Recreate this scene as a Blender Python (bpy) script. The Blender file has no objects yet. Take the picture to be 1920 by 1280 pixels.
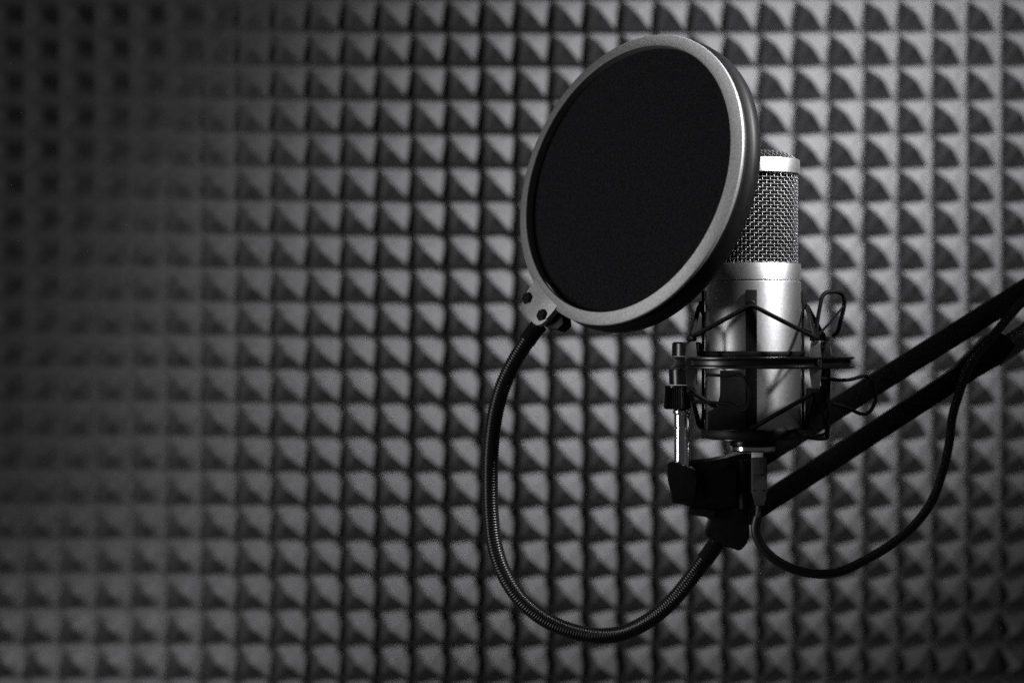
import bpy, bmesh, math, random
import numpy as np
from mathutils import Vector, Matrix

random.seed(7)
rng = np.random.default_rng(7)
C = bpy.context.scene.collection
SC = bpy.context.scene

# ------------------------------------------------------------------ camera
F, CAMD = 85.0, 1.30
K = 36.0 / 1920.0 / F                      # radians per photo pixel
PX0, PY0 = 1300.0, 640.0                   # where the lens axis meets the photo
cam = bpy.data.cameras.new('camera')
cam.lens = F; cam.sensor_width = 36.0
cam.shift_x = -(PX0 - 960.0) / 1920.0
cam.clip_start = 0.05; cam.clip_end = 20
cam.dof.use_dof = True
cam.dof.focus_distance = 1.275
cam.dof.aperture_fstop = 5.0
cam.dof.aperture_blades = 0
camo = bpy.data.objects.new('camera', cam); C.objects.link(camo)
camo.location = (0, -CAMD, 0); camo.rotation_euler = (math.pi / 2, 0, 0)
SC.camera = camo

# ------------------------------------------------------------------ world and lamps
w = bpy.data.worlds.new('World'); SC.world = w; w.use_nodes = True
w.node_tree.nodes['Background'].inputs[0].default_value = (0.95, 0.95, 1.0, 1)
w.node_tree.nodes['Background'].inputs[1].default_value = 0.032
SC.view_settings.view_transform = 'Standard'
SC.view_settings.look = 'None'
SC.view_settings.exposure = 0.0
SC.view_settings.gamma = 1.0
SC.view_settings.use_curve_mapping = False
SC.cycles.use_denoising = False
SC.cycles.max_bounces = 6


def area(name, loc, target, power, sx, sy, col=(1, 1, 1)):
    l = bpy.data.lights.new(name, 'AREA'); l.shape = 'RECTANGLE'
    l.size = sx; l.size_y = sy; l.energy = power; l.color = col
    o = bpy.data.objects.new(name, l); C.objects.link(o)
    o.location = loc
    o.rotation_euler = (Vector(target) - Vector(loc)).to_track_quat('-Z', 'Y').to_euler()
    return o


key = area('key_softbox', (0.50, -0.30, 0.58), (0.03, 0.42, 0.105), 1.85, 0.18, 0.18)
key.data.spread = math.radians(34)
side = area('side_softbox', (-1.15, -0.46, 0.06), (0.02, -0.10, 0.01), 2.0, 0.30, 0.75)
side.data.spread = math.radians(92)
mic_light = area('added_mic_light', (0.50, -0.25, 0.58), (0.03, 0.0, 0.125), 0.62, 0.11, 0.09)  # added unseen lamp, brightens the microphone that the key beam misses
mic_light.data.spread = math.radians(22)

# ------------------------------------------------------------------ materials


def mat(name, col, rough=0.5, metal=0.0, spec=0.5, noise=None, bump=None, aniso=0.0):
    m = bpy.data.materials.new(name); m.use_nodes = True
    nt = m.node_tree; b = nt.nodes['Principled BSDF']
    b.inputs['Base Color'].default_value = (*col, 1)
    b.inputs['Roughness'].default_value = rough
    b.inputs['Metallic'].default_value = metal
    b.inputs['Specular IOR Level'].default_value = spec
    if aniso:
        b.inputs['Anisotropic'].default_value = aniso
        b.inputs['Anisotropic Rotation'].default_value = 0.25
        tg = nt.nodes.new('ShaderNodeTangent'); tg.direction_type = 'RADIAL'; tg.axis = 'Z'
        nt.links.new(tg.outputs['Tangent'], b.inputs['Tangent'])
    tc = nt.nodes.new('ShaderNodeTexCoord')
    if noise:                                # (scale, low factor, high factor)
        n = nt.nodes.new('ShaderNodeTexNoise'); n.inputs['Scale'].default_value = noise[0]
        n.inputs['Detail'].default_value = 3
        nt.links.new(tc.outputs['Object'], n.inputs['Vector'])
        r = nt.nodes.new('ShaderNodeMapRange')
        r.inputs['From Min'].default_value = 0.3; r.inputs['From Max'].default_value = 0.7
        r.inputs['To Min'].default_value = noise[1]; r.inputs['To Max'].default_value = noise[2]
        nt.links.new(n.outputs['Fac'], r.inputs['Value'])
        mx = nt.nodes.new('ShaderNodeMix'); mx.data_type = 'RGBA'; mx.blend_type = 'MULTIPLY'
        mx.inputs['Factor'].default_value = 1
        mx.inputs['A'].default_value = (*col, 1)
        nt.links.new(r.outputs['Result'], mx.inputs['B'])
        nt.links.new(mx.outputs['Result'], b.inputs['Base Color'])
    if bump:                                 # (scale, strength, distance)
        n2 = nt.nodes.new('ShaderNodeTexNoise'); n2.inputs['Scale'].default_value = bump[0]
        n2.inputs['Detail'].default_value = 2
        nt.links.new(tc.outputs['Object'], n2.inputs['Vector'])
        bp = nt.nodes.new('ShaderNodeBump')
        bp.inputs['Strength'].default_value = bump[1]; bp.inputs['Distance'].default_value = bump[2]
        nt.links.new(n2.outputs['Fac'], bp.inputs['Height'])
        nt.links.new(bp.outputs['Normal'], b.inputs['Normal'])
    return m


M = {
    'foam': mat('foam', (0.125, 0.124, 0.128), 1.0, 0, 0.0, (420, 0.72, 1.28), (900, 0.5, 0.0012)),
    'silver': mat('satin_silver', (0.72, 0.72, 0.73), 0.50, 1.0, 0.5, (700, 0.88, 1.1), None, 0.6),
    'wire': mat('grille_wire', (0.19, 0.19, 0.195), 0.5, 1.0),
    'wire_dark': mat('dark_wire', (0.07, 0.07, 0.072), 0.5, 1.0),
    'chrome': mat('chrome', (0.86, 0.86, 0.87), 0.2, 1.0, 0.5, None, None, 0.75),
    'dark_chrome': mat('black_chrome', (0.30, 0.30, 0.31), 0.12, 1.0),
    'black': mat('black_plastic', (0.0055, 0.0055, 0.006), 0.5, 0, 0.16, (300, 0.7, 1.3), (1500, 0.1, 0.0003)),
    'black_gloss': mat('glossy_black_plastic', (0.007, 0.007, 0.008), 0.25, 0, 0.4, (300, 0.7, 1.3)),
    'rubber': mat('black_rubber', (0.004, 0.004, 0.0045), 0.6, 0, 0.1, (400, 0.7, 1.3)),
    'bar': mat('powder_coated_steel', (0.007, 0.007, 0.0085), 0.6, 0, 0.09, (500, 0.6, 1.5), (1800, 0.3, 0.0004)),
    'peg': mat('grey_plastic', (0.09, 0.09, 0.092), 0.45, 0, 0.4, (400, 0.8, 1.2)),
    'peg_shaded': mat('grey_plastic_shaded', (0.028, 0.028, 0.029), 0.45, 0, 0.3, (400, 0.8, 1.2)),  # darker copy of the peg plastic, shade on the left peg painted in
    'rim': mat('grey_rim_paint', (0.27, 0.27, 0.275), 0.5, 0.5, 0.5, (900, 0.8, 1.2), (2200, 0.25, 0.0003)),
    'cloth': mat('black_nylon', (0.011, 0.011, 0.0125), 0.95, 0, 0.1, (1100, 0.3, 1.9), (2600, 0.7, 0.0006)),
    'goose': mat('gooseneck_black', (0.008, 0.008, 0.009), 0.3, 0.0, 0.4),
    'cable': mat('cable_black', (0.010, 0.010, 0.011), 0.4, 0, 0.4),
    'plug': mat('plug_grey', (0.036, 0.036, 0.038), 0.55, 0, 0.4, (600, 0.75, 1.25)),
    'inside': mat('dark_inside', (0.006, 0.006, 0.006), 0.8, 0, 0.1),
    'steel_glint': mat('steel_painted_glint', (0.92, 0.92, 0.92), 0.5, 0.25),  # reflected glint of the plug shell painted in as near-white colour
    'spring': mat('spring_steel', (0.16, 0.16, 0.165), 0.4, 0.8),
}

# ------------------------------------------------------------------ helpers


def P(px, py, y=0.0):
    d = CAMD + y
    return Vector(((px - PX0) * K * d, y, (PY0 - py) * K * d))


def S(y=0.0):
    return K * (CAMD + y)


WORLD = {}                                   # world position of the things' origins


def link(name, bm, m, parent=None, smooth=40, loc=None):
    """one mesh object from a bmesh in world coordinates"""
    off = WORLD[parent.name] if parent else Vector(loc or (0, 0, 0))
    bmesh.ops.recalc_face_normals(bm, faces=bm.faces[:])
    for v in bm.verts: v.co -= off
    me = bpy.data.meshes.new(name); bm.to_mesh(me); bm.free()
    me.materials.append(m)
    for p in me.polygons: p.use_smooth = bool(smooth)
    if smooth: me.set_sharp_from_angle(angle=math.radians(smooth))
    o = bpy.data.objects.new(name, me); C.objects.link(o)
    if parent: o.parent = parent
    else: o.location = off
    WORLD[o.name] = off.copy()
    return o


def thing(name, label, cat, loc, group=None):
    o = bpy.data.objects.new(name, None); C.objects.link(o)
    o.empty_display_size = 0.02
    o.location = loc; o['label'] = label; o['category'] = cat
    if group: o['group'] = group
    WORLD[o.name] = Vector(loc)
    return o


def bm_new(): return bmesh.new()


def lathe(bm, prof, origin, axis=(0, 0, 1), seg=64, closed=False, xdir=None):
    """prof = [(r, h)] spun round axis through origin"""
    a = Vector(axis).normalized()
    if xdir is None:
        xdir = Vector((1, 0, 0)) if abs(a.x) < 0.9 else Vector((0, 1, 0))
    x = (Vector(xdir) - a * Vector(xdir).dot(a)).normalized(); y = a.cross(x)
    o = Vector(origin); rows = []
    for r, h in prof:
        if r < 1e-7: rows.append([bm.verts.new(o + a * h)])
        else:
            rows.append([bm.verts.new(o + a * h + (x * math.cos(t) + y * math.sin(t)) * r)
                         for t in [2 * math.pi * i / seg for i in range(seg)]])
    pairs = list(zip(rows, rows[1:]))
    if closed: pairs.append((rows[-1], rows[0]))
    for A, B in pairs:
        for i in range(seg):
            j = (i + 1) % seg
            if len(A) == 1 and len(B) == 1: break
            if len(A) == 1: bm.faces.new((A[0], B[i], B[j]))
            elif len(B) == 1: bm.faces.new((A[i], A[j], B[0]))
            else: bm.faces.new((A[i], A[j], B[j], B[i]))


def spline(pts, n=10, closed=False):
    """Catmull-Rom through the points"""
    pts = [Vector(p) for p in pts]; N = len(pts); out = []
    for i in range(N if closed else N - 1):
        if closed: p0, p1, p2, p3 = pts[i - 1], pts[i], pts[(i + 1) % N], pts[(i + 2) % N]
        else:
            p1, p2 = pts[i], pts[i + 1]
            p0 = pts[i - 1] if i else p1 * 2 - p2
            p3 = pts[i + 2] if i + 2 < N else p2 * 2 - p1
        for k in range(n):
            t = k / n
            out.append(0.5 * ((2 * p1) + (p2 - p0) * t + (2 * p0 - 5 * p1 + 4 * p2 - p3) * t * t
                              + (3 * p1 - p0 - 3 * p2 + p3) * t ** 3))
    if not closed: out.append(pts[-1])
    return out


def resample(path, step):
    out = [path[0].copy()]; acc = 0.0
    for a, b in zip(path, path[1:]):
        L = (b - a).length; t = step - acc
        while t <= L:
            out.append(a.lerp(b, t / L)); t += step
        acc = (acc + L) % step
    return out


def tube(bm, path, rad, seg=12, closed=False, caps=True):
    """rad: number or list per point"""
    n = len(path); rows = []
    up = None
    for i, p in enumerate(path):
        if closed: t = path[(i + 1) % n] - path[i - 1]
        else: t = path[min(i + 1, n - 1)] - path[max(i - 1, 0)]
        t.normalize()
        if up is None:
            up = Vector((0, 1, 0)) if abs(t.y) < 0.9 else Vector((1, 0, 0))
        up = (up - t * up.dot(t)).normalized()
        s = t.cross(up)
        r = rad[i] if hasattr(rad, '__len__') else rad
        rows.append([bm.verts.new(p + (up * math.cos(a) + s * math.sin(a)) * r)
                     for a in [2 * math.pi * k / seg for k in range(seg)]])
    pr = list(zip(rows, rows[1:]))
    if closed: pr.append((rows[-1], rows[0]))
    for A, B in pr:
        for i in range(seg):
            j = (i + 1) % seg
            bm.faces.new((A[i], A[j], B[j], B[i]))
    if caps and not closed:
        bm.faces.new(rows[0][::-1]); bm.faces.new(rows[-1])


def prism(bm, pts, off, bevel=0.0):
    """solid from a loop of 3D points pushed along off"""
    off = Vector(off)
    a = [bm.verts.new(Vector(p)) for p in pts]; b = [bm.verts.new(Vector(p) + off) for p in pts]
    fs = [bm.faces.new(a), bm.faces.new(b[::-1])]
    n = len(a)
    for i in range(n):
        j = (i + 1) % n
        fs.append(bm.faces.new((a[i], b[i], b[j], a[j])))
    if bevel:
        es = list({e for f in fs for e in f.edges})
        bmesh.ops.bevel(bm, geom=es, offset=bevel, segments=2, affect='EDGES', profile=0.5)


def ppoly(bm, pxs, y0, y1, bevel=0.0006):
    """outline in photo pixels at depth y0, solid back to depth y1"""
    prism(bm, [P(a, b, y0) for a, b in pxs], (0, y1 - y0, 0), bevel)


def bar(bm, a, b, w_, d_, bevel=0.001):
    """square bar from a to b: w_ across in the picture plane, d_ in depth"""
    t = (b - a).normalized(); s = t.cross(Vector((0, 1, 0))).normalized(); q = s.cross(t).normalized()
    pts = [a + s * (w_ / 2) + q * (d_ / 2), a - s * (w_ / 2) + q * (d_ / 2),
           a - s * (w_ / 2) - q * (d_ / 2), a + s * (w_ / 2) - q * (d_ / 2)]
    prism(bm, pts, b - a, bevel)


# ------------------------------------------------------------------ acoustic foam wall
YW = 0.42                                    # valley plane of the foam
# valley lines of the foam
cols = [577.0]
while cols[0] > -620: cols.insert(0, cols[0] - 66.2)
x = 577.0
while x < 2500:
    x += 65.0 if x < 1545 else 64.3
    cols.append(x)
rows_ = [61 + 63.2 * j for j in range(10)]
while rows_[0] > -520: rows_.insert(0, rows_[0] - 63.4)
low = [691, 755, 819, 882.5, 946.5, 1011, 1076, 1141.5, 1206.5, 1272]
rows_ += low
while rows_[-1] < 1800: rows_.append(rows_[-1] + 65)
HP = 0.0255                                  # pyramid height
GAPX, GAPY = 0.19, 0.10
SUB = 6
GROOVE = 0.0055                              # depth of the cut between pyramids
LV = [1.0, 'groove', None, 0.82, 0.62, 0.44, 0.28, 0.13, 0.05]
verts, faces = [], []
nc, nr = len(cols) - 1, len(rows_) - 1
base_sheet = {}
ang = []
for q in range(4 * SUB):                     # points of the unit square ring, corners on the diagonals
    side, t = divmod(q, SUB); t = -1 + 2 * t / SUB
    ang.append([(t, -1), (1, t), (-t, 1), (-1, -t)][side])
ang = np.array(ang, float)
for i in range(nc):
    for j in range(nr):
        c0 = P(cols[i], rows_[j + 1], YW); c1 = P(cols[i + 1], rows_[j], YW)
        cx, cz = (c0.x + c1.x) / 2, (c0.z + c1.z) / 2
        hx, hz = (c1.x - c0.x) / 2, (c1.z - c0.z) / 2
        pxc = (cols[i] + cols[i + 1]) / 2
        wsoft = min(1.0, max(0.0, (930 - pxc) / 620)) ** 1.0 * 0.95 + 0.03
        gd = GROOVE * (1 - wsoft) * (1 - 0.72 * min(1.0, max(0.0, (pxc - 1050) / 480)))
        hh = HP * (1 + rng.normal(0, 0.025))
        jx, jz = rng.normal(0, 0.035, 2)
        st = len(verts)
        for lv in LV:
            if lv in (None, 'groove'): sx_, sz_ = 1 - GAPX, 1 - GAPY
            elif lv == 1.0: sx_ = sz_ = 1.0
            else: sx_, sz_ = lv * (1 - GAPX), lv * (1 - GAPY)
            if lv == 1.0: hs = 0.0
            elif lv in (None, 'groove'): hs = 0.0
            else: hs = (1 - lv)
            if hs > 0.9: hs = 0.9 + (hs - 0.9) * 0.5
            u = ang[:, 0] * sx_; v = ang[:, 1] * sz_
            soft = (np.cos(np.pi * u / 2) ** 2) * (np.cos(np.pi * v / 2) ** 2)
            f = hs * (1 - wsoft) + soft * 0.36 * wsoft
            uu = u + jx * hs; vv = v + jz * hs
            nz = rng.normal(0, 0.00012, len(u)) if lv not in (1.0, 'groove') else 0
            if lv in (1.0, 'groove'): f = f * 0 - gd / hh
            if lv == 'groove': uu, vv = uu * 1.03, vv * 1.03
            X = cx + uu * hx; Z = cz + vv * hz; Y = YW - f * hh + nz
            verts.extend(np.stack([X, Y + 0 * X, Z], 1).tolist())
        fa = 0.95 * (1 - wsoft) + 0.36 * wsoft
        verts.append([cx + jx * hx, YW - fa * hh, cz + jz * hz])
        n4 = 4 * SUB
        for l in range(len(LV) - 1):
            for q in range(n4):
                q2 = (q + 1) % n4
                a = st + l * n4
                faces.append((a + q, a + q2, a + n4 + q2, a + n4 + q))
        a = st + (len(LV) - 1) * n4
        for q in range(n4): faces.append((a + q, a + (q + 1) % n4, st + len(LV) * n4))
# solid back of the foam
lo = P(cols[0], rows_[-1], YW); hi = P(cols[-1], rows_[0], YW); yb = YW + 0.025
st = len(verts)
for (X, Z) in ((lo.x, lo.z), (hi.x, lo.z), (hi.x, hi.z), (lo.x, hi.z)):
    verts.append([X, YW + 0.006, Z]); verts.append([X, yb, Z])
for q in range(4):
    r = (q + 1) % 4
    faces.append((st + 2 * q, st + 2 * r, st + 2 * r + 1, st + 2 * q + 1))
faces.append((st + 1, st + 3, st + 5, st + 7))
me = bpy.data.meshes.new('acoustic_foam'); me.from_pydata(verts, [], faces); me.update()
bmw = bmesh.new(); bmw.from_mesh(me)
bmesh.ops.remove_doubles(bmw, verts=bmw.verts[:], dist=0.00002)
bmesh.ops.recalc_face_normals(bmw, faces=bmw.faces[:])
bmw.to_mesh(me); bmw.free()
me.materials.append(M['foam'])
for p in me.polygons: p.use_smooth = True
me.set_sharp_from_angle(angle=math.radians(30))
foam = bpy.data.objects.new('acoustic_foam', me); C.objects.link(foam)
foam['label'] = 'dark grey acoustic foam wall of small pyramids in rows behind the microphone'
foam['category'] = 'acoustic foam'

# ------------------------------------------------------------------ microphone
XM = P(1412, 0).x


def zpx(py, y=0.0): return (PY0 - py) * S(y)


mic = thing('microphone', 'silver cylindrical studio microphone with wire mesh head, upright in the black shock mount',
            'microphone', (XM, 0, zpx(836)))
mo = (XM, 0, 0)
mm = 0.001
b = bm_new()                                 # lower body with a fine groove under the collar
lathe(b, [(0.0, zpx(817)), (24.6 * mm, zpx(817)), (25.7 * mm, zpx(813)), (25.8 * mm, zpx(812)),
          (25.8 * mm, zpx(529.2)), (25.5 * mm, zpx(528)), (25.0 * mm, zpx(527.8)),
          (25.0 * mm, zpx(526))], mo, seg=128)
body = link('body', b, M['silver'], mic)
b = bm_new()
lathe(b, [(25.0 * mm, zpx(526.2)), (25.5 * mm, zpx(526)), (25.8 * mm, zpx(525)), (25.8 * mm, zpx(497)),
          (25.4 * mm, zpx(495)), (20 * mm, zpx(495))], mo, seg=128)
link('collar', b, M['silver'], mic)
b = bm_new()
lathe(b, [(24.3 * mm, zpx(327)), (25.0 * mm, zpx(326.4)), (25.1 * mm, zpx(325)), (25.1 * mm, zpx(302)),
          (24.8 * mm, zpx(300.5)), (24.0 * mm, zpx(300)), (23.4 * mm, zpx(301)), (23.4 * mm, zpx(326)),
          (24.3 * mm, zpx(327))], mo, seg=128)
link('head_band', b, M['silver'], mic)
# woven wire grille
RG, NV, AW = 23.7 * mm, 68, 0.34 * mm
z0, z1 = zpx(496), zpx(326.5)
NH = 26; pz = (z1 - z0) / NH
b = bm_new()
for i in range(NV):
    th = 2 * math.pi * i / NV
    path = []
    for k in range(NH * 4 + 1):
        z = z0 + pz * k / 4
        r = RG + AW * math.sin(math.pi * (z - z0) / pz + math.pi * i)
        path.append(Vector((XM + r * math.cos(th), r * math.sin(th), z)))
    tube(b, path, 0.225 * mm, 5, caps=False)
for j in range(NH):
    z = z0 + pz * (j + 0.5)
    path = []
    for k in range(NV * 4):
        th = 2 * math.pi * k / (NV * 4)
        r = RG - AW * math.cos(math.pi * (th / (2 * math.pi / NV)) + math.pi * j)
        path.append(Vector((XM + r * math.cos(th), r * math.sin(th), z)))
    tube(b, path, 0.225 * mm, 5, closed=True)
grille = link('grille', b, M['wire'], mic, smooth=80)
b = bm_new()
lathe(b, [(0, zpx(495)), (21.5 * mm, zpx(495)), (21.5 * mm, zpx(305)), (0, zpx(302))], mo, seg=48)
link('inner_screen', b, M['inside'], mic)
b = bm_new()                                 # domed top grille
NT, RT = 22, 23.4 * mm


def dome(xx, yy):
    r = math.hypot(xx, yy) / RT
    return zpx(301) + 4.6 * mm * (1 - r ** 5)


for d in range(2):
    for i in range(NT):
        a = -RT + 2 * RT * (i + 0.5) / NT
        L = math.sqrt(RT * RT - a * a); path = []
        for k in range(61):
            s = -L + 2 * L * k / 60
            xx, yy = (a, s) if d == 0 else (s, a)
            wv = 0.33 * mm * math.sin(math.pi * (s + RT) / (2 * RT / NT) + math.pi * (i + d))
            path.append(Vector((XM + xx, yy, dome(xx, yy) + wv)))
        tube(b, path, 0.3 * mm, 5, caps=False)
link('top_grille', b, M['wire_dark'], mic, smooth=80)
b = bm_new()                                 # threaded foot
prof = [(0, zpx(818)), (23.5 * mm, zpx(818)), (23.5 * mm, zpx(823)), (13.5 * mm, zpx(825))]
for k in range(3):
    y0 = 825 + k * 3.2
    prof += [(13.2 * mm, zpx(y0 + .6)), (12.2 * mm, zpx(y0 + 1.6)), (13.2 * mm, zpx(y0 + 2.8))]
prof += [(11 * mm, zpx(835)), (0, zpx(835))]
lathe(b, prof, mo, seg=64); link('foot', b, M['black_gloss'], mic)
b = bm_new()
lathe(b, [(0, zpx(835)), (11.4 * mm, zpx(835)), (11.9 * mm, zpx(837)), (11.9 * mm, zpx(843)), (10.9 * mm, zpx(846)),
          (8.5 * mm, zpx(847)), (0, zpx(847))], mo, seg=64)
link('connector_ring', b, M['chrome'], mic)

# ------------------------------------------------------------------ shock mount
XR = P(1430, 0).x
ZR = zpx(679)
mount = thing('shock_mount', 'black shock mount cradle with grooved ring, elastic cords and chrome stem holding the microphone',
              'shock mount', (XR, 0, ZR))
b = bm_new()
R = 49.3 * mm
lathe(b, [(R - 5 * mm, ZR - 3.1 * mm), (R - .4 * mm, ZR - 3.1 * mm), (R, ZR - 2.8 * mm), (R, ZR - 2.1 * mm), (R - 1.6 * mm, ZR - 1.3 * mm),
          (R - 1.9 * mm, ZR), (R - 1.6 * mm, ZR + 1.3 * mm), (R, ZR + 2.1 * mm), (R, ZR + 2.8 * mm), (R - .4 * mm, ZR + 3.1 * mm),
          (R - 5 * mm, ZR + 3.1 * mm)], (XR, 0, 0), seg=128, closed=True)
ring = link('outer_ring', b, M['black_gloss'], mount)
for nm, ya, yb_ in (('cradle_collar', 658, 671), ('cradle_base', 803, 821)):
    b = bm_new()
    lathe(b, [(26.0 * mm, zpx(yb_)), (27.6 * mm, zpx(yb_)), (28.0 * mm, zpx(yb_ - 2)), (28.0 * mm, zpx(ya + 2)), (27.6 * mm, zpx(ya)),
              (26.0 * mm, zpx(ya))], mo, seg=96, closed=True)
    link(nm, b, M['black'], mount)
strap_ang = [math.radians(a) for a in (-93.5, -3, 87, 178)]
for a in strap_ang:
    d = Vector((math.cos(a), math.sin(a), 0)); t = Vector((-d.y, d.x, 0))
    ctr = Vector((XM, 0, 0)) + d * 26.1 * mm
    b = bm_new()
    hw = 3.05 * mm
    p = [ctr + t * hw + Vector((0, 0, zpx(815))), ctr - t * hw + Vector((0, 0, zpx(815))),
         ctr - t * hw + Vector((0, 0, zpx(545))), ctr + t * hw + Vector((0, 0, zpx(545)))]
    prism(b, p, d * 1.5 * mm, 0.4 * mm)
    for zz in (572, 796):                    # the notches that carry the cord
        o_ = ctr + d * 1.2 * mm + Vector((0, 0, zpx(zz)))
        lathe(b, [(0, 0), (2.4 * mm, 0), (2.4 * mm, 1.5 * mm), (2.0 * mm, 1.9 * mm), (0, 1.9 * mm)], o_, d, 16)
    link('strap', b, M['black'], mount)
# pegs on the ring
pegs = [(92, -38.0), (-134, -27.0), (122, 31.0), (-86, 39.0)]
peg_top, peg_bot = [], []
for dx, dy in pegs:
    X = XR + dx * S(0); Y = dy * mm
    pz_ = Vector((X, Y, 0))
    s = S(0)
    b = bm_new()
    out = [(-8, 640), (8, 640), (11, 667), (11, 692), (8, 726), (-7, 726), (-11, 692), (-11, 667)]
    prism(b, [Vector((X + a * s, Y - 1.2 * mm, zpx(q))) for a, q in out], (0, 2.4 * mm, 0), 0.4 * mm)
    pg = link('peg', b, M['peg'] if dy < 0 and dx > 0 else M['peg_shaded'] if dy < 0 else M['black'], mount)
    for q in (635, 730):
        b = bm_new()
        lathe(b, [(0, -3 * mm), (1.4 * mm, -3 * mm), (1.4 * mm, 2.4 * mm), (1.0 * mm, 2.8 * mm), (0, 2.8 * mm)], (X, Y, zpx(q)), (0.6, -0.8, 0) if dx > 0 else (-.6, -.8, 0), 14)
        link('hook', b, M['rubber'], pg)
    peg_top.append(Vector((X, Y, zpx(633)))); peg_bot.append(Vector((X, Y, zpx(732))))


def strap_pt(k, py):
    a = strap_ang[k]; d = Vector((math.cos(a), math.sin(a), 0))
    return Vector((XM, 0, zpx(py))) + d * 28.9 * mm


def cord(points, r=1.25 * mm):
    path = []
    n = len(points)
    for i in range(n):
        a, c = points[i], points[(i + 1) % n]
        for t in (0.06, 0.25, 0.5, 0.75, 0.94): path.append(a.lerp(c, t))
    b_ = bm_new(); tube(b_, spline(path, 4, True), r, 10, closed=True)
    return b_


order_p = [0, 2, 3, 1]                       # right front, right back, left back, left front
order_s = [0, 1, 2, 3]
pts = []
for k in range(4): pts += [strap_pt(order_s[k], 573), peg_top[order_p[k]]]
link('elastic_cord', cord(pts), M['rubber'], mount)
pts = []
for k in range(4): pts += [strap_pt(order_s[k], 800), peg_bot[order_p[k]]]
link('elastic_cord', cord(pts), M['rubber'], mount)
# wire clips


def wire(name, pl, r=1.0 * mm, n=8, m_='rubber'):
    b_ = bm_new(); tube(b_, spline([P(*q) for q in pl], n), r, 10)
    return link(name, b_, M[m_], mount)


wire('wire_clip', [(1530, 632, .004), (1533, 600, .006), (1538, 572, .007), (1542, 556, .008), (1551, 548, .010), (1570, 547.5, .014), (1580, 553, .017), (1583, 564, .018),
                   (1582, 578, .020), (1577, 598, .021), (1571, 620, .024), (1562, 630, .026)], 1.15 * mm)
wire('wire_clip', [(1582, 574, .018), (1560, 600, .0), (1540, 622, -.02), (1526, 638, -.036)], 0.7 * mm)
wire('wire_clip', [(1526, 707, -.01), (1555, 711, .0), (1590, 712, .006), (1624, 705, .012), (1638, 722, .014), (1642, 748, .014), (1632, 770, .012),
                   (1616, 776, .010), (1590, 765, .004), (1560, 756, .0)], 1.0 * mm)
wire('wire_clip', [(1325, 702, -.032), (1360, 704, -.038), (1386, 702, -.042), (1398, 712, -.044), (1404, 735, -.045), (1403, 760, -.044), (1393, 769, -.042),
                   (1366, 757, -.038), (1300, 753, -.028)], 0.9 * mm)
wire('wire_guard', [(1553, 690, .02), (1552, 760, .02), (1551, 812, .02), (1546, 821, .02), (1520, 820, .012), (1500, 815, .0)], 1.3 * mm)
wire('wire_guard', [(1529, 726, -.03), (1540, 765, -.02), (1549, 805, -.006), (1540, 815, .0), (1516, 818, .0)], 0.8 * mm)
# lower rear plate of the cradle, dark mass under the ring
b = bm_new()
ppoly(b, [(1512, 728), (1546, 722), (1552, 745), (1548, 800), (1536, 790), (1524, 806), (1508, 806)], 0.012, 0.018)
link('clip_plate', b, M['black'], mount)
b = bm_new()
ppoly(b, [(1350, 694), (1398, 694), (1399, 806), (1326, 806), (1327, 772), (1346, 764), (1350, 740)], -0.0310, -0.0288)  # plate whose lower left was extended to stand in for shade on the body
link('clip_plate', b, M['black'], mount)
# screw in the groove
b = bm_new()
lathe(b, [(0, 0), (1.9 * mm, 0), (1.9 * mm, 1.2 * mm), (1.3 * mm, 1.6 * mm), (0, 1.6 * mm)],
      Vector((XR + 97 * S(0), -math.sqrt(47.4 ** 2 - (97 * S(0) * 1000) ** 2) * mm, ZR)), (0.6, -0.8, 0), 18)
link('ring_screw', b, M['dark_chrome'], mount)
# swivel and stem on the left
XS = P(1280, 0).x
ys = -0.006
b = bm_new()
lathe(b, [(0, zpx(641)), (7.2 * mm, zpx(641)), (8.0 * mm, zpx(644)), (8.1 * mm, zpx(667)), (0, zpx(667))], (P(1288, 0).x, ys, 0), seg=40)
link('swivel_cap', b, M['black_gloss'], mount)
b = bm_new()
lathe(b, [(0, zpx(691)), (7.6 * mm, zpx(691)), (7.9 * mm, zpx(694)), (7.4 * mm, zpx(720)), (0, zpx(721))], (P(1281, 0).x, ys, 0), seg=40)
link('swivel_body', b, M['black_gloss'], mount)
b = bm_new()                                 # knurled nut
seg = 44; za, zb = zpx(766), zpx(722)
lv = [(za, .86), (za + .6 * mm, 1), (zb - .9 * mm, .93), (zb, .84)]
rows = []
for z, f in lv:
    rows.append([b.verts.new((P(1270, 0).x + r_ * f * math.cos(t), ys + r_ * f * math.sin(t), z))
                 for k in range(seg * 2) for t in [math.pi * k / seg] for r_ in [(7.4 if k % 2 else 6.7) * mm]])
for A, B in zip(rows, rows[1:]):
    for i in range(seg * 2):
        j = (i + 1) % (seg * 2); b.faces.new((A[i], A[j], B[j], B[i]))
b.faces.new(rows[0][::-1]); b.faces.new(rows[-1])
link('knurled_nut', b, M['black_gloss'], mount, smooth=20)
b = bm_new()
lathe(b, [(0, zpx(765)), (3.9 * mm, zpx(765)), (5.0 * mm, zpx(769)), (5.0 * mm, zpx(773)), (4.2 * mm, zpx(776)), (4.3 * mm, zpx(777)),
          (4.3 * mm, zpx(799)), (4.0 * mm, zpx(800)), (4.0 * mm, zpx(801.5)), (4.3 * mm, zpx(802.5)), (4.3 * mm, zpx(818)), (4.05 * mm, zpx(818.6)), (4.05 * mm, zpx(819.6)), (4.3 * mm, zpx(820.4)),
          (4.3 * mm, zpx(873)), (5.6 * mm, zpx(875)), (5.6 * mm, zpx(878)), (0, zpx(878))], (P(1279, 0).x, ys, 0), seg=48)
link('stem', b, M['chrome'], mount)

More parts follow.
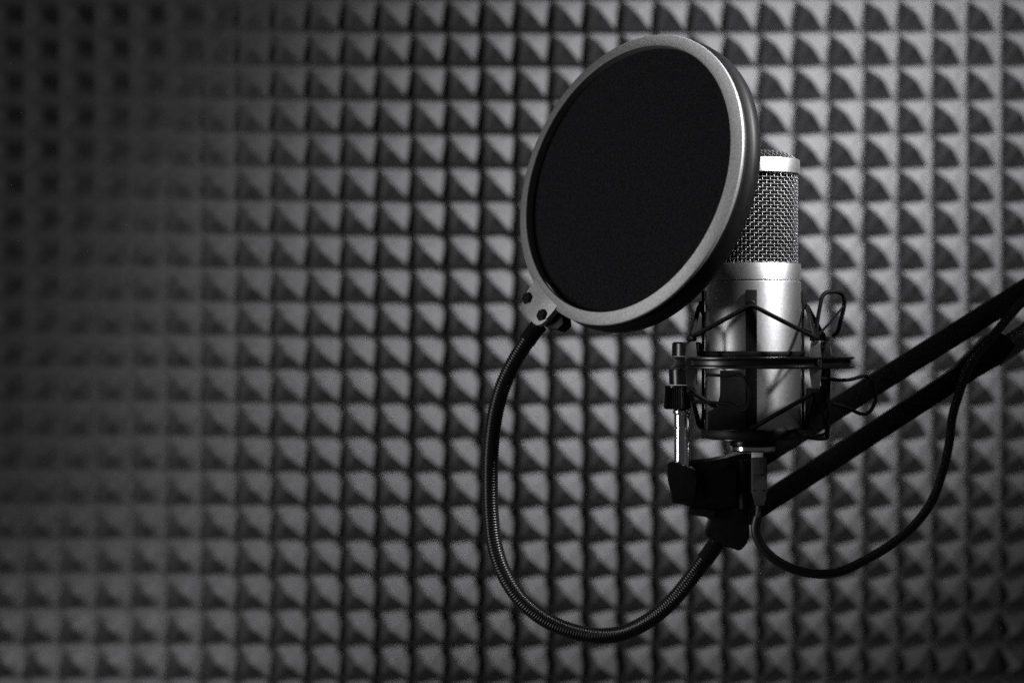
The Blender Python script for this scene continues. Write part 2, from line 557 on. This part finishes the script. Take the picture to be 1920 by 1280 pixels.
# ------------------------------------------------------------------ boom arm
boom = thing('boom_arm', 'black boom arm of two parallel bars and a spring behind the microphone',
             'microphone arm', P(1330, 900, 0.03))
YB = 0.055


def barpx(name, a, c, wpx, dpt, y=YB, m_='bar'):
    b_ = bm_new(); bar(b_, P(a[0], a[1], y), P(c[0], c[1], y), wpx * S(y), dpt)
    return link(name, b_, M[m_], boom)


barpx('upper_bar', (1400, 871), (2140, 407), 40, 12 * mm)
barpx('lower_bar', (1395, 968), (1850, 672), 38.5, 12 * mm)
b = bm_new()                                 # bracket at the far joint
ppoly(b, [(1793, 686), (1852, 628), (1880, 624), (1906, 646), (1888, 668), (1880, 681), (1826, 712)], 0.045, 0.066, 0.0012)
link('joint_bracket', b, M['bar'], boom)
b = bm_new()                                 # coil spring
A, B = P(1862, 668, YB), P(2030, 553, YB)
ax = (B - A).normalized(); sx = ax.cross(Vector((0, 1, 0))).normalized(); sy = ax.cross(sx)
path = []; turns = 42
for k in range(turns * 14 + 1):
    t = k / (turns * 14); a = 2 * math.pi * turns * t
    path.append(A.lerp(B, t) + (sx * math.cos(a) + sy * math.sin(a)) * 6.3 * mm)
tube(b, path, 0.68 * mm, 6); link('spring', b, M['spring'], boom)
b = bm_new(); bar(b, A, B, 7 * mm, 7 * mm); link('spring_rod', b, M['bar'], boom)
# head of the arm
b = bm_new()
ppoly(b, [(1249, 864), (1286, 874), (1336, 868), (1362, 858), (1396, 848), (1420, 852), (1426, 905), (1424, 958), (1404, 972), (1368, 984), (1340, 984),
          (1316, 962), (1294, 944), (1257, 943), (1258, 902), (1247, 886)], 0.012, 0.046, 0.0015)
link('head_block', b, M['black_gloss'], boom)
b = bm_new()                                 # cheek plate, one step in front
ppoly(b, [(1312, 900), (1322, 884), (1356, 872), (1384, 872), (1384, 950), (1366, 966), (1341, 962), (1318, 925)], 0.006, 0.0125, 0.001)
link('cheek_plate', b, M['black_gloss'], boom)
b = bm_new()                                 # socket round the stem
ppoly(b, [(1250, 868), (1262, 864), (1304, 880), (1306, 900), (1304, 943), (1259, 943), (1259, 903), (1249, 886)], -0.014, 0.0125, 0.0012)
link('stem_socket', b, M['black_gloss'], boom)
b = bm_new()                                 # ribbed tension knob
prof = [(0, zpx(954)), (3.2 * mm, zpx(954)), (3.3 * mm, zpx(912))]
y = 909.0
while y > 868:
    prof += [(3.3 * mm, zpx(y)), (2.9 * mm, zpx(y - 1.2)), (2.9 * mm, zpx(y - 2.4)), (3.3 * mm, zpx(y - 3.6))]; y -= 4.4
prof += [(3.0 * mm, zpx(863)), (0, zpx(862))]
lathe(b, prof, (P(1396, 0).x, 0.004, 0), seg=28); link('tension_knob', b, M['black'], boom)

# ------------------------------------------------------------------ pop filter
TH = math.radians(20.5)
TL = math.acos(0.71)
s_, c_ = math.sin(TL), math.cos(TL)
n_ = Vector((-s_ * math.cos(TH), -c_, s_ * math.sin(TH))).normalized()
u_ = Vector((math.sin(TH), 0, math.cos(TH)))
v_ = u_.cross(n_).normalized()
if v_.x < 0: v_ = -v_
PC = P(1174, 334, -0.022)
RP = 284.5 * S(-0.022)


def on_plane(px, py, h=0.0):
    """where the line of sight through a pixel meets the plane h in front of the filter"""
    o = Vector((0, -CAMD, 0)); d = (P(px, py, 0) - o).normalized(); q = PC + n_ * h
    return o + d * ((q - o).dot(n_) / d.dot(n_))


tab_c = on_plane(1006, 575)
pop = thing('pop_filter', 'round black pop filter with grey rim on a curved black gooseneck, before the microphone',
            'pop filter', PC)
b = bm_new()                                 # front rim, slightly conical
ri = RP * 0.914
lathe(b, [(ri, -4.5 * mm), (ri, 0.9 * mm), (ri + .35 * mm, 1.25 * mm), (ri + 0.9 * mm, 1.2 * mm), (RP - 1.0 * mm, -0.3 * mm), (RP - .25 * mm, -0.7 * mm), (RP, -1.3 * mm), (RP - .3 * mm, -2.6 * mm),
          (RP - 2 * mm, -4.5 * mm)], PC, n_, 160, closed=True)
link('front_rim', b, M['rim'], pop, smooth=25)
b = bm_new()
lathe(b, [(ri + 1 * mm, -4.0 * mm), (RP - 2.2 * mm, -3.0 * mm), (RP - 1.9 * mm, -6 * mm), (RP + .4 * mm, -7.8 * mm), (RP + 1.0 * mm, -10 * mm), (RP + 0.8 * mm, -14.0 * mm), (RP - .8 * mm, -15.8 * mm),
          (RP - 5 * mm, -16.2 * mm), (ri, -15.5 * mm)], PC, n_, 160, closed=True)
link('rear_rim', b, M['black'], pop)
for h in (-3.8, -12.0):
    b = bm_new()
    N = 18
    prof = [(0, h * mm + 1.0 * mm)] + [(ri * 1.01 * k / N, h * mm + 1.0 * mm * (1 - (k / N) ** 2)) for k in range(1, N + 1)]
    prof += [(ri * 1.01, h * mm - .25 * mm), (0, h * mm + .6 * mm)]
    lathe(b, prof, PC, n_, 96)
    link('screen', b, M['cloth'], pop)
b = bm_new()                                 # tab with the two nuts
tabpx = [(1000, 529), (989, 545), (979, 562), (977, 572), (979, 581), (990, 596), (1000, 607), (1007, 610), (1015, 607), (1024, 600), (1036, 583), (1046, 574), (1050, 560), (1030, 535), (1012, 515)]
prism(b, [on_plane(a, c, 0.2 * mm) for a, c in tabpx], n_ * -3.4 * mm, 0.5 * mm)
link('bracket', b, M['rim'], pop)
b = bm_new()
prism(b, [on_plane(a, c, -6 * mm) for a, c in [(1012, 548), (996, 575), (1008, 604), (1022, 613), (1044, 618), (1056, 606), (1052, 572)]], n_ * -7 * mm, 0.8 * mm)
link('back_plate', b, M['black'], pop)
for a, c in ((989.5, 559.5), (1017, 591)):
    b = bm_new(); o_ = on_plane(a, c, 0.2 * mm)
    lathe(b, [(0, 0), (3.35 * mm, 0), (3.35 * mm, 1.3 * mm), (2.95 * mm, 1.7 * mm), (1.7 * mm, 1.7 * mm), (1.6 * mm, 0.9 * mm), (0, 0.9 * mm)], o_, n_, 6, xdir=u_)
    nut = link('nut', b, M['black_gloss'], pop, smooth=0)
    b = bm_new()
    lathe(b, [(0, 0.8 * mm), (1.2 * mm, 0.8 * mm), (1.2 * mm, 1.7 * mm), (.9 * mm, 2.0 * mm), (0, 2.05 * mm)], o_, n_, 16)
    link('stud', b, M['dark_chrome'], nut)
# gooseneck
gp = [(1012, 608), (993, 632), (968, 672), (946, 716), (931, 765), (923, 815), (919.5, 865), (919, 920), (921, 970), (927, 1020), (943, 1070), (972, 1118),
      (1015, 1156), (1065, 1180), (1120, 1191), (1170, 1185), (1220, 1160), (1262, 1124), (1298, 1080), (1325, 1044), (1346, 1014)]
g3 = []
yA, yE = tab_c.y + 0.006, 0.016
for k, (a, c) in enumerate(gp):
    t = k / (len(gp) - 1); yy = yA + (yE - yA) * (t * t * (3 - 2 * t)) - 0.012 * math.sin(math.pi * t)
    g3.append(P(a, c, yy))
path = resample(spline(g3, 24), 0.00036)
rad = [4.25 * mm + 0.27 * mm * math.sin(2 * math.pi * i * 0.36 / 1.44) for i in range(len(path))]
# soft ends inside the ferrules
b = bm_new(); tube(b, path, rad, 20)
goose = link('gooseneck', b, M['goose'], pop, smooth=80)
L0 = path[:int(0.0125 / 0.00036)]
b = bm_new(); tube(b, L0, 4.65 * mm, 24); link('ferrule', b, M['black_gloss'], pop)
L1 = path[-int(0.013 / 0.00036):]
b = bm_new(); tube(b, L1, 4.7 * mm, 24); link('ferrule', b, M['black_gloss'], pop)
# clamp that grips the head of the arm
b = bm_new()
ppoly(b, [(1341, 961), (1330, 975), (1318, 1000), (1328, 1007), (1345, 1018), (1358, 1018), (1386, 1034), (1399, 1022), (1406, 1006), (1404, 960), (1380, 950)], 0.002, 0.030, 0.0016)
clamp = link('clamp', b, M['black_gloss'], pop)
b = bm_new()
lathe(b, [(0, 0), (2.6 * mm, 0), (2.6 * mm, 13 * mm), (2.2 * mm, 14 * mm), (0, 14 * mm)], P(1340, 962, 0.0), (-0.75, 0, 0.1), 20)
link('clamp_screw', b, M['black_gloss'], clamp)

# ------------------------------------------------------------------ usb cable
usb = thing('usb_cable', 'thin black cable with grey plug looping from the microphone up to the boom arm',
            'cable', P(1423, 900, -0.004))
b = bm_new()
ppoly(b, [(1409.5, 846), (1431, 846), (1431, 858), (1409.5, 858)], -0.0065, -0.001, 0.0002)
b2 = bm_new()
ppoly(b2, [(1409, 857.5), (1438.5, 857.5), (1438.5, 925), (1434, 933), (1434, 948), (1415, 948), (1415, 933), (1409, 925)], -0.010, 0.001, 0.0008)
plug = link('plug', b2, M['plug'], usb)
link('metal_shell', b, M['steel_glint'], plug)
b = bm_new()                                 # shallow grip outline and two dimples on the plug face
ppoly(b, [(1413, 889.5), (1435.5, 889.5), (1435.5, 890.7), (1413, 890.7)], -0.0102, -0.0096, 0)
ppoly(b, [(1434.6, 890.9), (1435.6, 890.9), (1435.6, 898), (1434.6, 898)], -0.0102, -0.0096, 0)
for a in (1414.5, 1432.5):
    lathe(b, [(0, 0), (.55 * mm, 0), (.55 * mm, .25 * mm), (0, .25 * mm)], P(a, 919, -0.0099), (0, -1, 0), 12)
link('grip_mark', b, M['inside'], plug)
b = bm_new()
tube(b, [P(1422.5, 947, -0.004), P(1421.5, 960, -0.004), P(1420, 974, -0.004)], [1.5 * mm, 1.35 * mm, 1.7 * mm], 16)
link('strain_relief', b, M['plug'], usb)
cp = [(1420.5, 968, -.004), (1416.5, 990, -.004), (1422, 1012, -.004), (1436, 1033, -.004), (1462, 1054, -.003), (1500, 1070, -.001), (1544, 1075.5, .002), (1585, 1067, .006), (1626, 1047, .010), (1668, 1022, .014),
      (1715, 995 - 12, .02), (1748, 937, .025), (1768, 882, .03), (1779, 835, .034), (1786, 780, .036), (1797, 742, .037), (1808, 708, .037),
      (1830, 666, .035), (1860, 632, .036), (1893, 592, .038), (1925, 560, .040), (1990, 515, .045), (2100, 445, .045)]
b = bm_new(); tube(b, spline([P(*q) for q in cp], 14), 2.55 * mm, 18)
link('cord', b, M['cable'], usb)
